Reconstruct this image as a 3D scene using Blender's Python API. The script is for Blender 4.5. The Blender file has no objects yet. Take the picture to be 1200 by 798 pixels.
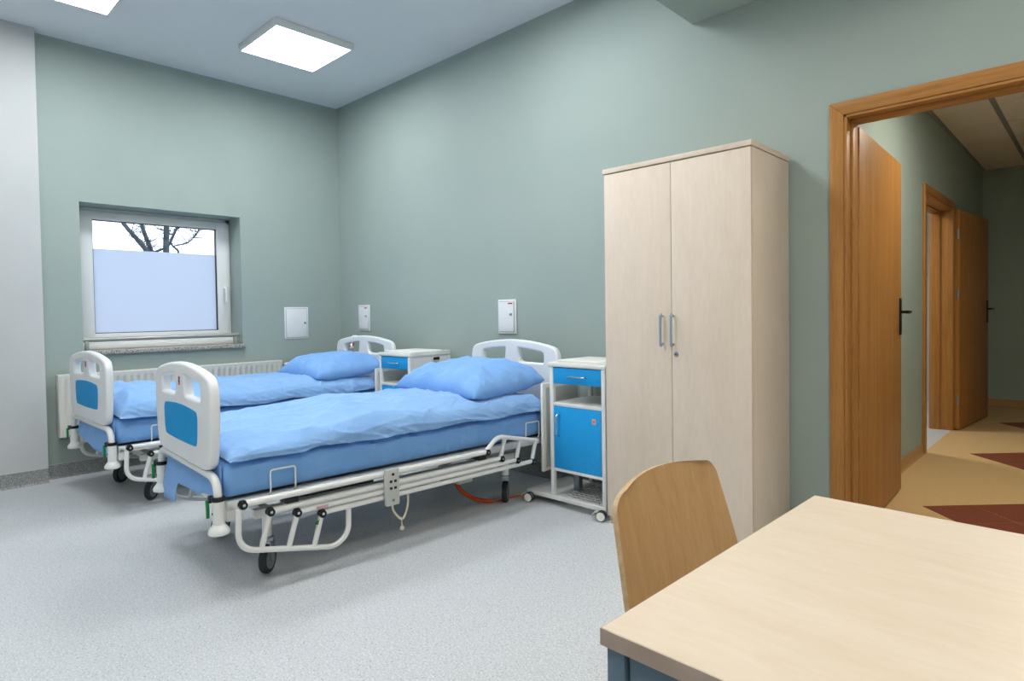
import bpy, bmesh, math, random
from mathutils import Vector, Matrix, noise

random.seed(7)
scene = bpy.context.scene
COL = scene.collection
PI = math.pi
R = math.radians

# ------------------------------------------------------------------ camera
cam_data = bpy.data.cameras.new('camera')
cam = bpy.data.objects.new('camera', cam_data)
COL.objects.link(cam)
scene.camera = cam
CY, CP, CR = R(46.061), R(-1.361), R(-0.85)
fw = Vector((-math.cos(CY) * math.cos(CP), math.sin(CY) * math.cos(CP), math.sin(CP)))
rt = fw.cross(Vector((0, 0, 1))).normalized()
up = rt.cross(fw)
rt2 = rt * math.cos(CR) + up * math.sin(CR)
up2 = -rt * math.sin(CR) + up * math.cos(CR)
m = Matrix((rt2, up2, -fw)).transposed().to_4x4()
m.translation = Vector((5.43, -3.208, 1.14))
cam.matrix_world = m
cam_data.sensor_width = 36.0
cam_data.lens = 723.18 * 36.0 / 1200.0
cam_data.shift_y = -15.14 / 1200.0
cam_data.clip_start = 0.05
cam_data.clip_end = 200

# ------------------------------------------------------------------ world, exposure
world = bpy.data.worlds.new('overcast_sky')
scene.world = world
world.use_nodes = True
bg = world.node_tree.nodes['Background']
bg.inputs[0].default_value = (0.80, 0.89, 1.0, 1)
bg.inputs[1].default_value = 2.6

scene.view_settings.view_transform = 'Standard'
scene.view_settings.look = 'None'
scene.view_settings.gamma = 1.0
scene.view_settings.use_curve_mapping = False
scene.view_settings.exposure = 0.0

LAMP = 21.6          # luminance of the ceiling luminaires
LAMP_COL = (0.955, 0.99, 1.025)

# ------------------------------------------------------------------ materials
MATS = {}


def srgb(r, g, b):
    def f(c):
        c /= 255.0
        return c / 12.92 if c <= 0.04045 else ((c + 0.055) / 1.055) ** 2.4
    return (f(r), f(g), f(b), 1)


def base_mat(name, col, rough=0.5, metal=0.0, spec=0.5):
    mt = bpy.data.materials.new(name)
    mt.use_nodes = True
    n = mt.node_tree.nodes['Principled BSDF']
    n.inputs['Base Color'].default_value = col
    n.inputs['Roughness'].default_value = rough
    n.inputs['Metallic'].default_value = metal
    n.inputs['Specular IOR Level'].default_value = spec
    MATS[name] = mt
    return mt, mt.node_tree.nodes, mt.node_tree.links, n


def tex_coord(N, L, scale=(1, 1, 1), rot=(0, 0, 0)):
    tc = N.new('ShaderNodeTexCoord')
    mp = N.new('ShaderNodeMapping')
    mp.inputs['Scale'].default_value = scale
    mp.inputs['Rotation'].default_value = rot
    L.new(tc.outputs['Object'], mp.inputs['Vector'])
    return mp.outputs[0]


def ramp(N, stops):
    r = N.new('ShaderNodeValToRGB')
    e = r.color_ramp.elements
    while len(e) > 1:
        e.remove(e[-1])
    e[0].position, e[0].color = stops[0]
    for p, c in stops[1:]:
        k = e.new(p)
        k.color = c
    return r


def painted(name, c1, c2, rough=0.6, scale=3.0, bump=0.0, bscale=400, spec=0.3, metal=0.0):
    """plain painted surface: two close tones mixed by soft noise, optional fine relief"""
    mt, N, L, n = base_mat(name, c1, rough, metal, spec)
    v = tex_coord(N, L)
    nz = N.new('ShaderNodeTexNoise')
    nz.inputs['Scale'].default_value = scale
    nz.inputs['Detail'].default_value = 3
    L.new(v, nz.inputs['Vector'])
    r = ramp(N, [(0.35, c1), (0.65, c2)])
    L.new(nz.outputs['Fac'], r.inputs['Fac'])
    L.new(r.outputs['Color'], n.inputs['Base Color'])
    if bump:
        nb = N.new('ShaderNodeTexNoise')
        nb.inputs['Scale'].default_value = bscale
        L.new(v, nb.inputs['Vector'])
        b = N.new('ShaderNodeBump')
        b.inputs['Strength'].default_value = bump
        b.inputs['Distance'].default_value = 0.002
        L.new(nb.outputs['Fac'], b.inputs['Height'])
        L.new(b.outputs[0], n.inputs['Normal'])
    return mt


def speckled(name, base, specks, scale, rough=0.4, spec=0.4):
    """vinyl / granite: flecks of other tones scattered on a base"""
    mt, N, L, n = base_mat(name, base, rough, 0, spec)
    v = tex_coord(N, L)
    prev = None
    for i, (c, lo, sc) in enumerate(specks):
        nz = N.new('ShaderNodeTexNoise')
        nz.inputs['Scale'].default_value = scale * sc
        nz.inputs['Detail'].default_value = 1.5
        mp = N.new('ShaderNodeMapping')
        mp.inputs['Location'].default_value = (i * 7.3, i * 3.1, i * 1.7)
        L.new(v, mp.inputs[0])
        L.new(mp.outputs[0], nz.inputs['Vector'])
        r = ramp(N, [(lo, (0, 0, 0, 1)), (lo + 0.03, (1, 1, 1, 1))])
        L.new(nz.outputs['Fac'], r.inputs['Fac'])
        mx = N.new('ShaderNodeMix')
        mx.data_type = 'RGBA'
        L.new(r.outputs['Color'], mx.inputs[0])
        if prev is None:
            mx.inputs[6].default_value = base
        else:
            L.new(prev, mx.inputs[6])
        mx.inputs[7].default_value = c
        prev = mx.outputs[2]
    L.new(prev, n.inputs['Base Color'])
    return mt


def wood(name, light, dark, scale=(18, 18, 1.2), rough=0.45, contrast=(0.3, 0.7), fine=True, spec=0.3):
    mt, N, L, n = base_mat(name, light, rough, 0, spec)
    v = tex_coord(N, L, scale)
    nz = N.new('ShaderNodeTexNoise')
    nz.inputs['Scale'].default_value = 1.0
    nz.inputs['Detail'].default_value = 6
    nz.inputs['Roughness'].default_value = 0.6
    nz.inputs['Distortion'].default_value = 0.8
    L.new(v, nz.inputs['Vector'])
    r = ramp(N, [(contrast[0], light), (contrast[1], dark)])
    out = nz.outputs['Fac']
    if fine:
        v2 = tex_coord(N, L, tuple(s * 9 for s in scale))
        n2 = N.new('ShaderNodeTexNoise')
        n2.inputs['Scale'].default_value = 1.0
        n2.inputs['Detail'].default_value = 2
        L.new(v2, n2.inputs['Vector'])
        mm = N.new('ShaderNodeMix')
        mm.inputs[0].default_value = 0.35
        L.new(nz.outputs['Fac'], mm.inputs[2])
        L.new(n2.outputs['Fac'], mm.inputs[3])
        out = mm.outputs[0]
    L.new(out, r.inputs['Fac'])
    L.new(r.outputs['Color'], n.inputs['Base Color'])
    return mt


def cloth(name, c1, c2, rough=0.85):
    mt, N, L, n = base_mat(name, c1, rough, 0, 0.2)
    n.inputs['Sheen Weight'].default_value = 0.15
    v = tex_coord(N, L)
    nz = N.new('ShaderNodeTexNoise')
    nz.inputs['Scale'].default_value = 5
    nz.inputs['Detail'].default_value = 4
    L.new(v, nz.inputs['Vector'])
    r = ramp(N, [(0.35, c1), (0.68, c2)])
    L.new(nz.outputs['Fac'], r.inputs['Fac'])
    L.new(r.outputs['Color'], n.inputs['Base Color'])
    wv = N.new('ShaderNodeTexNoise')
    wv.inputs['Scale'].default_value = 11
    wv.inputs['Detail'].default_value = 4
    wv.inputs['Roughness'].default_value = 0.55
    wv.inputs['Distortion'].default_value = 2.2
    L.new(v, wv.inputs['Vector'])
    b = N.new('ShaderNodeBump')
    b.inputs['Strength'].default_value = 0.4
    b.inputs['Distance'].default_value = 0.012
    L.new(wv.outputs['Fac'], b.inputs['Height'])
    L.new(b.outputs[0], n.inputs['Normal'])
    return mt


def emitter(name, col, strength):
    mt = bpy.data.materials.new(name)
    mt.use_nodes = True
    N, L = mt.node_tree.nodes, mt.node_tree.links
    N.clear()
    o = N.new('ShaderNodeOutputMaterial')
    e = N.new('ShaderNodeEmission')
    e.inputs[0].default_value = (*col, 1)
    e.inputs[1].default_value = strength
    L.new(e.outputs[0], o.inputs[0])
    MATS[name] = mt
    return mt


painted('wall_green', srgb(159, 173, 166), srgb(163, 176, 169), 0.62, 2.0, 0.35, 260, 0.3)
painted('wall_white', srgb(194, 196, 195), srgb(199, 201, 200), 0.65, 2.0, 0.2, 260, 0.3)
painted('ceiling_paint', srgb(224, 228, 231), srgb(228, 231, 234), 0.8, 2.0, 0.15, 260, 0.2)
speckled('vinyl_grey', srgb(196, 199, 201), [(srgb(214, 216, 217), 0.55, 1.0), (srgb(158, 162, 166), 0.63, 1.2), (srgb(120, 124, 128), 0.69, 1.5)], 130, 0.42, 0.35)
speckled('skirting_grey', srgb(140, 142, 140), [(srgb(170, 171, 169), 0.55, 1.0), (srgb(105, 107, 107), 0.6, 1.2)], 130, 0.5)
painted('skirting_lip', srgb(196, 198, 194), srgb(190, 192, 188), 0.5)
speckled('granite', srgb(176, 170, 160), [(srgb(120, 112, 102), 0.55, 1.0), (srgb(66, 62, 58), 0.64, 1.2), (srgb(214, 210, 202), 0.63, 1.4)], 90, 0.3)
speckled('vinyl_beige', srgb(205, 172, 122), [(srgb(214, 183, 135), 0.55, 1.0), (srgb(190, 156, 108), 0.62, 1.3)], 150, 0.5, 0.3)
speckled('vinyl_brown', srgb(124, 66, 46), [(srgb(137, 78, 56), 0.55, 1.0), (srgb(104, 52, 36), 0.6, 1.3)], 150, 0.5, 0.3)
speckled('corridor_skirting', srgb(178, 140, 92), [(srgb(188, 150, 102), 0.55, 1.0)], 150, 0.5, 0.3)
wood('oak', srgb(192, 137, 72), srgb(150, 98, 45), (22, 22, 1.1), 0.42, (0.32, 0.72))
wood('oak_h', srgb(192, 137, 72), srgb(150, 98, 45), (1.1, 22, 22), 0.42, (0.32, 0.72))
wood('oak_v', srgb(192, 137, 72), srgb(150, 98, 45), (22, 22, 1.1), 0.42, (0.32, 0.72))
wood('birch', srgb(230, 215, 197), srgb(219, 202, 182), (7, 7, 1.3), 0.42, (0.35, 0.7))
wood('birch_top', srgb(228, 214, 194), srgb(218, 200, 175), (2.2, 9, 9), 0.33, (0.35, 0.72), True, 0.4)
painted('birch_edge', srgb(182, 164, 150), srgb(170, 152, 138), 0.5, 20)
wood('plywood', srgb(212, 172, 120), srgb(188, 145, 93), (10, 16, 1.4), 0.38, (0.3, 0.72), True, 0.4)
painted('plywood_edge', srgb(214, 186, 148), srgb(196, 164, 122), 0.5, 60)
painted('steel_blue', srgb(100, 122, 138), srgb(95, 117, 133), 0.45, 6, 0.1, 500)
painted('bed_white', srgb(233, 234, 230), srgb(229, 230, 226), 0.3, 4, 0, 0, 0.5)
painted('plastic_white', srgb(236, 238, 238), srgb(232, 234, 234), 0.38, 4, 0, 0, 0.45)
painted('cabinet_white', srgb(228, 229, 226), srgb(224, 225, 222), 0.4, 4)
painted('cream_top', srgb(234, 234, 228), srgb(230, 230, 224), 0.42, 4)
painted('radiator_white', srgb(228, 226, 216), srgb(224, 222, 212), 0.4, 4)
painted('frame_white', srgb(232, 233, 230), srgb(227, 228, 225), 0.35, 3)
painted('panel_blue', srgb(0, 150, 214), srgb(0, 153, 217), 0.5, 6, 0, 0, 0.1)
painted('laminate_blue', srgb(32, 156, 224), srgb(38, 161, 228), 0.5, 60, 0, 0, 0.25)
painted('black_plastic', srgb(26, 27, 29), srgb(31, 32, 34), 0.4, 10)
painted('rubber', srgb(42, 45, 48), srgb(50, 53, 56), 0.6, 12)
painted('grey_plastic', srgb(120, 128, 132), srgb(126, 134, 138), 0.45, 10)
painted('light_grey_plastic', srgb(196, 198, 192), srgb(190, 192, 186), 0.45, 10)
painted('green_plastic', srgb(10, 122, 58), srgb(14, 130, 64), 0.4, 10)
painted('red_print', srgb(190, 40, 52), srgb(196, 48, 58), 0.5, 10)
painted('pink_print', srgb(206, 160, 170), srgb(212, 168, 176), 0.5, 10)
painted('blue_print', srgb(40, 80, 150), srgb(46, 86, 156), 0.5, 10)
painted('orange_cable', srgb(200, 72, 26), srgb(206, 80, 32), 0.5, 10)
painted('ivory_cable', srgb(214, 208, 188), srgb(208, 202, 182), 0.5, 10)
painted('chrome', srgb(200, 203, 206), srgb(196, 199, 202), 0.22, 10, 0, 0, 0.5, 1.0)
painted('zinc', srgb(168, 178, 184), srgb(160, 170, 176), 0.35, 10, 0, 0, 0.5, 0.8)
painted('brushed_steel', srgb(168, 166, 158), srgb(176, 174, 166), 0.38, 10, 0, 0, 0.5, 0.7)
painted('handle_grey', srgb(160, 178, 196), srgb(154, 172, 190), 0.3, 10, 0, 0, 0.5, 0.5)
painted('under_grey', srgb(150, 156, 160), srgb(144, 150, 154), 0.5, 8)
painted('iron_black', srgb(28, 22, 18), srgb(36, 28, 22), 0.35, 20, 0, 0, 0.5, 0.3)
painted('bark', srgb(84, 92, 100), srgb(62, 70, 78), 0.9, 9)
painted('ground_outside', srgb(122, 126, 112), srgb(106, 110, 98), 0.9, 1)
painted('ceiling_tile', srgb(240, 228, 208), srgb(234, 222, 202), 0.9, 90, 0.3, 300, 0.1)
painted('grid_metal', srgb(150, 146, 140), srgb(146, 142, 136), 0.5, 5)
cloth('duvet_blue', srgb(134, 177, 226), srgb(143, 184, 230))
cloth('sheet_blue', srgb(120, 172, 230), srgb(130, 180, 235))
cloth('pillow_blue', srgb(122, 171, 230), srgb(132, 179, 234))
emitter('lamp_diffuser', LAMP_COL, LAMP)
emitter('corridor_diffuser', (1.0, 0.93, 0.80), 29.0)
emitter('warm_fill', (1.0, 0.93, 0.83), 22.0)  # glow of the two added fill panels on the right
emitter('side_room_diffuser', (1.0, 0.97, 0.92), 40.0)

# glass and frosted film
mt, N, L, n = base_mat('clear_glass', (1, 1, 1, 1), 0.0)
n.inputs['Transmission Weight'].default_value = 1.0
n.inputs['IOR'].default_value = 1.02
mt, N, L, n = base_mat('frosted_film', srgb(214, 230, 248), 0.9, 0, 0.1)
N.remove(n)
tr = N.new('ShaderNodeBsdfTranslucent')
df = N.new('ShaderNodeBsdfDiffuse')
tr.inputs[0].default_value = srgb(232, 236, 244)
df.inputs[0].default_value = srgb(196, 212, 236)
mx = N.new('ShaderNodeMixShader')
mx.inputs[0].default_value = 0.25
L.new(tr.outputs[0], mx.inputs[1])
L.new(df.outputs[0], mx.inputs[2])
L.new(mx.outputs[0], N['Material Output'].inputs[0])


# ------------------------------------------------------------------ builders
class M:
    """collects shapes and links them as ONE mesh object"""

    def __init__(self):
        self.bm = bmesh.new()

    def box(self, x0, x1, y0, y1, z0, z1, bev=0.0, seg=2, mat=None):
        bm = self.bm
        vs = [bm.verts.new((x, y, z)) for z in (z0, z1) for y in (y0, y1) for x in (x0, x1)]
        fs = [(0, 2, 3, 1), (4, 5, 7, 6), (0, 1, 5, 4), (2, 6, 7, 3), (0, 4, 6, 2), (1, 3, 7, 5)]
        faces = [bm.faces.new([vs[i] for i in f]) for f in fs]
        if mat is not None:
            for v in vs:
                v.co = mat @ v.co
        if bev:
            edges = list({e for f in faces for e in f.edges})
            bmesh.ops.bevel(bm, geom=edges, offset=bev, segments=seg, affect='EDGES', profile=0.5)
        return self

    def tube(self, pts, r, seg=10, cap=True, closed=False):
        bm = self.bm
        pts = [Vector(p) for p in pts]
        n = len(pts)
        rr = r if isinstance(r, (list, tuple)) else [r] * n
        rings = []
        ref = None
        for i, p in enumerate(pts):
            if closed:
                t = (pts[(i + 1) % n] - pts[i - 1]).normalized()
            else:
                a = pts[max(i - 1, 0)]
                b = pts[min(i + 1, n - 1)]
                t = (b - a).normalized()
            if ref is None:
                ref = Vector((0, 0, 1)) if abs(t.z) < 0.9 else Vector((1, 0, 0))
                u = t.cross(ref).normalized()
            else:
                u = (u - t * u.dot(t))
                u = u.normalized()
            w = t.cross(u)
            rings.append([bm.verts.new(p + (u * math.cos(k * 2 * PI / seg) + w * math.sin(k * 2 * PI / seg)) * rr[i]) for k in range(seg)])
        m_ = n if closed else n - 1
        for i in range(m_):
            A, B = rings[i], rings[(i + 1) % n]
            for k in range(seg):
                bm.faces.new((A[k], A[(k + 1) % seg], B[(k + 1) % seg], B[k]))
        if cap and not closed:
            bm.faces.new(rings[0][::-1])
            bm.faces.new(rings[-1])
        return self

    def cyl(self, a, b, r, seg=16, r2=None):
        return self.tube([a, b], [r, r if r2 is None else r2], seg)

    def lathe(self, prof, origin=(0, 0, 0), axis='z', seg=24):
        """prof: list of (radius, height)"""
        bm = self.bm
        o = Vector(origin)
        rings = []
        for r, h in prof:
            ring = []
            for k in range(seg):
                a = 2 * PI * k / seg
                c, s = r * math.cos(a), r * math.sin(a)
                v = {'z': (c, s, h), 'x': (h, c, s), 'y': (s, h, c)}[axis]
                ring.append(bm.verts.new(o + Vector(v)))
            rings.append(ring)
        for i in range(len(rings) - 1):
            A, B = rings[i], rings[i + 1]
            for k in range(seg):
                bm.faces.new((A[k], A[(k + 1) % seg], B[(k + 1) % seg], B[k]))
        bm.faces.new(rings[0][::-1])
        bm.faces.new(rings[-1])
        return self

    def prism(self, poly, axis, a, b):
        """extrude 2D polygon along axis from a to b"""
        bm = self.bm

        def P(q, h):
            return {'z': (q[0], q[1], h), 'x': (h, q[0], q[1]), 'y': (q[0], h, q[1])}[axis]
        A = [bm.verts.new(P(q, a)) for q in poly]
        B = [bm.verts.new(P(q, b)) for q in poly]
        n = len(poly)
        bm.faces.new(A[::-1])
        bm.faces.new(B)
        for i in range(n):
            bm.faces.new((A[i], A[(i + 1) % n], B[(i + 1) % n], B[i]))
        return self

    def grid(self, pts):
        """pts[i][j] -> quads"""
        bm = self.bm
        V = [[bm.verts.new(p) for p in row] for row in pts]
        for i in range(len(V) - 1):
            for j in range(len(V[0]) - 1):
                bm.faces.new((V[i][j], V[i + 1][j], V[i + 1][j + 1], V[i][j + 1]))
        return V

    def build(self, name, mat, parent=None, angle=40, recalc=True):
        if recalc:
            bmesh.ops.recalc_face_normals(self.bm, faces=self.bm.faces[:])
        me = bpy.data.meshes.new(name)
        self.bm.to_mesh(me)
        self.bm.free()
        return link(name, me, mat, parent, angle)


def link(name, me, mat, parent=None, angle=40):
    for p in me.polygons:
        p.use_smooth = True
    me.set_sharp_from_angle(angle=R(angle))
    if mat:
        me.materials.append(MATS[mat])
    o = bpy.data.objects.new(name, me)
    COL.objects.link(o)
    if parent:
        o.parent = parent
    return o


def empty(name, loc=(0, 0, 0), rz=0.0):
    o = bpy.data.objects.new(name, None)
    COL.objects.link(o)
    o.location = loc
    o.rotation_euler = (0, 0, R(rz))
    o.empty_display_size = 0.1
    return o


def tag(o, label, cat, group=None, kind=None):
    o['label'] = label
    o['category'] = cat
    if group:
        o['group'] = group
    if kind:
        o['kind'] = kind
    return o


def struct(o, label=None):
    o['kind'] = 'structure'
    if label:
        o['label'] = label
    return o


def copy_tree(o, parent=None):
    c = o.copy()
    COL.objects.link(c)
    c.parent = parent
    for ch in list(o.children):
        copy_tree(ch, c)
    return c


def fillet(pts, r, n=6):
    """round the corners of a polyline"""
    pts = [Vector(p) for p in pts]
    out = [pts[0]]
    for i in range(1, len(pts) - 1):
        p, a, b = pts[i], pts[i - 1], pts[i + 1]
        d1, d2 = (a - p), (b - p)
        rr = min(r, d1.length * 0.49, d2.length * 0.49)
        s, e = p + d1.normalized() * rr, p + d2.normalized() * rr
        for k in range(n + 1):
            t = k / n
            out.append(s * (1 - t) ** 2 + p * 2 * t * (1 - t) + e * t ** 2)
    out.append(pts[-1])
    return out


def catmull(pts, n=6, closed=True):
    out = []
    N_ = len(pts)
    rng = range(N_ if closed else N_ - 1)
    for i in rng:
        if closed:
            p0, p1, p2, p3 = pts[i - 1], pts[i], pts[(i + 1) % N_], pts[(i + 2) % N_]
        else:
            p0, p1, p2, p3 = pts[max(i - 1, 0)], pts[i], pts[i + 1], pts[min(i + 2, N_ - 1)]
        for k in range(n):
            t = k / n
            out.append(tuple(0.5 * (2 * b + (c - a) * t + (2 * a - 5 * b + 4 * c - d) * t * t + (3 * b - a - 3 * c + d) * t ** 3)
                             for a, b, c, d in zip(p0, p1, p2, p3)))
    if not closed:
        out.append(tuple(pts[-1]))
    return out


def outline_mesh(loops, half, bev, y):
    """flat outline (x,z) with holes, given real thickness with rounded edges; stands in the xz plane at y"""
    cu = bpy.data.curves.new('outline', 'CURVE')
    cu.dimensions = '2D'
    cu.fill_mode = 'BOTH'
    cu.extrude = half - bev
    cu.bevel_depth = bev
    cu.bevel_resolution = 2
    for lp in loops:
        s = cu.splines.new('POLY')
        s.points.add(len(lp) - 1)
        for p, q in zip(s.points, lp):
            p.co = (q[0], q[1], 0, 1)
        s.use_cyclic_u = True
    o = bpy.data.objects.new('outline', cu)
    COL.objects.link(o)
    dg = bpy.context.evaluated_depsgraph_get()
    me = bpy.data.meshes.new_from_object(o.evaluated_get(dg))
    COL.objects.unlink(o)
    bpy.data.objects.remove(o)
    for v in me.vertices:
        a, b, c = v.co
        v.co = (a, y + c, b)
    me.flip_normals()
    me.materials.clear()
    return me


def rrect(x0, x1, z0, z1, r, n=5):
    out = []
    for cx, cz, a0 in ((x1 - r, z1 - r, 0), (x0 + r, z1 - r, 90), (x0 + r, z0 + r, 180), (x1 - r, z0 + r, 270)):
        for k in range(n + 1):
            a = R(a0 + 90 * k / n)
            out.append((cx + r * math.cos(a), cz + r * math.sin(a)))
    return out


def nz3(x, y, z=0.0):
    return noise.noise(Vector((x, y, z)))


# ------------------------------------------------------------------ room shell
H = 3.155
XR, YF = 6.6, -5.2            # right wall, wall behind the camera
SOF_X, SOF_Z, SOF_Y = 3.763, 2.727, -0.56
WT = 0.13                     # thickness of the head wall

struct(M().box(-0.0, XR, YF, 0.065, -0.1, 0).build('floor', 'vinyl_grey'), 'light grey speckled vinyl floor')
struct(M().box(-0.3, XR, YF, WT, H, H + 0.1).build('ceiling', 'ceiling_paint'), 'pale painted ceiling')
struct(M().box(SOF_X, XR, SOF_Y, -0.001, SOF_Z, H + 0.02).build('ceiling_bulkhead', 'wall_green'), 'green boxed-in bulkhead under the ceiling')

# window wall: x = 0, opening y WY0..WY1, z WZ0..WZ1
WY0, WY1, WZ0, WZ1 = -2.128, -0.962, 0.905, 2.005
w = M()
w.box(-0.3, 0, YF, WY0, 0, H).box(-0.3, 0, WY1, WT, 0, H)
w.box(-0.3, 0, WY0, WY1, 0, 0.875).box(-0.3, 0, WY0, WY1, WZ1, H)
struct(w.build('wall_left', 'wall_green'), 'sage green wall with the window')
struct(M().box(0.0005, 0.092, YF, -2.374, 0, H - 0.001).build('wall_left_projection', 'wall_white'), 'white painted wall section beside the window wall')

# head wall y = 0 with door opening
DX0, DX1, DZ = 4.535, 5.675, 2.047
w = M()
w.box(0, DX0, 0, WT, 0, H).box(DX1, XR, 0, WT, 0, H).box(DX0, DX1, 0, WT, DZ, H)
struct(w.build('wall_back', 'wall_green'), 'sage green wall behind the beds and wardrobe')
struct(M().box(XR, XR + 0.1, YF, WT, 0, H).build('wall_right', 'wall_white'))
struct(M().box(-0.3, XR + 0.1, YF - 0.1, YF, 0, H).build('wall_front', 'wall_white'))


def skirting(name, p0, p1, nrm, h=0.1, mat='skirting_grey', lip='skirting_lip'):
    """coved vinyl skirting with a thin lip on top"""
    p0, p1, nrm = Vector(p0), Vector(p1), Vector(nrm)
    prof = [(0.0, 0.0005), (0.02, 0.0005), (0.012, 0.004), (0.007, 0.012), (0.005, 0.025), (0.005, h), (0.0, h)]
    mb = M()
    A = [mb.bm.verts.new(p0 + nrm * (a + 0.0008) + Vector((0, 0, z))) for a, z in prof]
    B = [mb.bm.verts.new(p1 + nrm * (a + 0.0008) + Vector((0, 0, z))) for a, z in prof]
    k = len(prof)
    mb.bm.faces.new(A)
    mb.bm.faces.new(B[::-1])
    for i in range(k):
        mb.bm.faces.new((A[i], A[(i + 1) % k], B[(i + 1) % k], B[i]))
    o = mb.build(name, mat)
    struct(o)
    if lip:
        q = M()
        q.tube([p0 + nrm * 0.004 + Vector((0, 0, h + 0.002)), p1 + nrm * 0.004 + Vector((0, 0, h + 0.002))], 0.0028, 6)
        q.build('lip', lip, o)
    return o


skirting('baseboard_left', (0, -2.374, 0), (0, -0.02, 0), (1, 0, 0))
skirting('baseboard_projection', (0.092, YF, 0), (0.092, -2.372, 0), (1, 0, 0))
skirting('baseboard_back', (0.02, 0, 0), (4.47, 0, 0), (0, -1, 0))

# ------------------------------------------------------------------ window
win = struct(empty('window_1', (-0.24, (WY0 + WY1) / 2, WZ0)), 'white window with frosted lower pane')
cyw, WX = (WY0 + WY1) / 2, -0.24


def wbox(mb, y0, y1, z0, z1, x0, x1, bev=0.003):
    mb.box(x0 - WX, x1 - WX, y0 - cyw, y1 - cyw, z0 - WZ0, z1 - WZ0, bev)


mb = M()                                        # fixed outer frame
fy0, fy1, fz0, fz1 = WY0 + 0.001, WY1 - 0.001, 0.907, WZ1 - 0.001
wbox(mb, fy0, fy0 + 0.055, fz0, fz1, -0.295, -0.235)
wbox(mb, fy1 - 0.035, fy1, fz0, fz1, -0.295, -0.235)
wbox(mb, fy0, fy1, fz1 - 0.04, fz1, -0.295, -0.235)
wbox(mb, fy0, fy1, fz0, fz0 + 0.075, -0.295, -0.225)
mb.build('outer_frame', 'frame_white', win)
mb = M()                                        # opening sash
sy0, sy1, sz0, sz1 = fy0 + 0.04, fy1 - 0.022, fz0 + 0.06, fz1 - 0.028
gy0, gy1, gz0, gz1 = -2.005, -1.080, 1.027, 1.912
wbox(mb, sy0, gy0, sz0, sz1, -0.285, -0.215, 0.005)
wbox(mb, gy1, sy1, sz0, sz1, -0.285, -0.215, 0.005)
wbox(mb, gy0 - 0.004, gy1 + 0.004, gz1, sz1, -0.285, -0.215, 0.005)
wbox(mb, gy0 - 0.004, gy1 + 0.004, sz0, gz0, -0.285, -0.215, 0.005)
sash = mb.build('sash', 'frame_white', win)
mb = M()                                        # dark gasket
for a in ((gy0, gy0 + 0.005, gz0, gz1), (gy1 - 0.005, gy1, gz0, gz1), (gy0, gy1, gz0, gz0 + 0.005), (gy0, gy1, gz1 - 0.005, gz1)):
    wbox(mb, *a, -0.262, -0.232, 0)
mb.build('gasket', 'black_plastic', sash)
mb = M()
wbox(mb, gy0 + 0.003, gy1 - 0.003, gz0 + 0.003, gz1 - 0.003, -0.258, -0.254, 0)
mb.build('pane', 'clear_glass', sash)
mb = M()
wbox(mb, gy0 + 0.005, gy1 - 0.005, gz0 + 0.005, 1.69, -0.2525, -0.2515, 0)
mb.build('frosted_film', 'frosted_film', sash)['label'] = 'frosted film over the lower part of the pane'
hd = M()                                        # window handle
hy, hz = -1.022 - cyw, 1.39 - WZ0
hd.box(0.025, 0.034, hy - 0.014, hy + 0.014, hz - 0.035, hz + 0.035, 0.004)
hd.tube(fillet([(0.03, hy, hz + 0.005), (0.062, hy, hz + 0.005), (0.066, hy, hz - 0.12)], 0.02), 0.011, 10)
hd.build('window_handle', 'frame_white', win)
sl = struct(M().box(-0.235, 0.042, WY0 - 0.015, WY1 + 0.012, 0.8755, 0.9045, 0.004).build('window_sill', 'granite'), 'speckled granite window sill')
# the grab bar running across the window
bar = empty('window_bar', (-0.04, cyw, 0.985))
tag(bar, 'brushed metal bar across the bottom of the window above the sill', 'bar')
M().cyl((0, WY0 + 0.004 - cyw, 0), (0, WY1 - 0.022 - cyw, 0), 0.017, 16).build('bar', 'brushed_steel', bar)
for s in (WY0 + 0.03, WY1 - 0.05):
    M().box(-0.014, 0.014, s - cyw - 0.012, s - cyw + 0.012, -0.0795, -0.012, 0.003).build('bracket', 'brushed_steel', bar)
bl = M()                                        # ledge profile below the sash
bl.box(-0.224, -0.17, WY0 + 0.004, WY1 - 0.004, 0.905, 0.945, 0.004)
bl.box(-0.224, -0.195, WY0 + 0.004, WY1 - 0.004, 0.944, 0.968, 0.004)
struct(bl.build('trim_1', 'frame_white'), 'white stepped ledge under the window sash')

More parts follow.
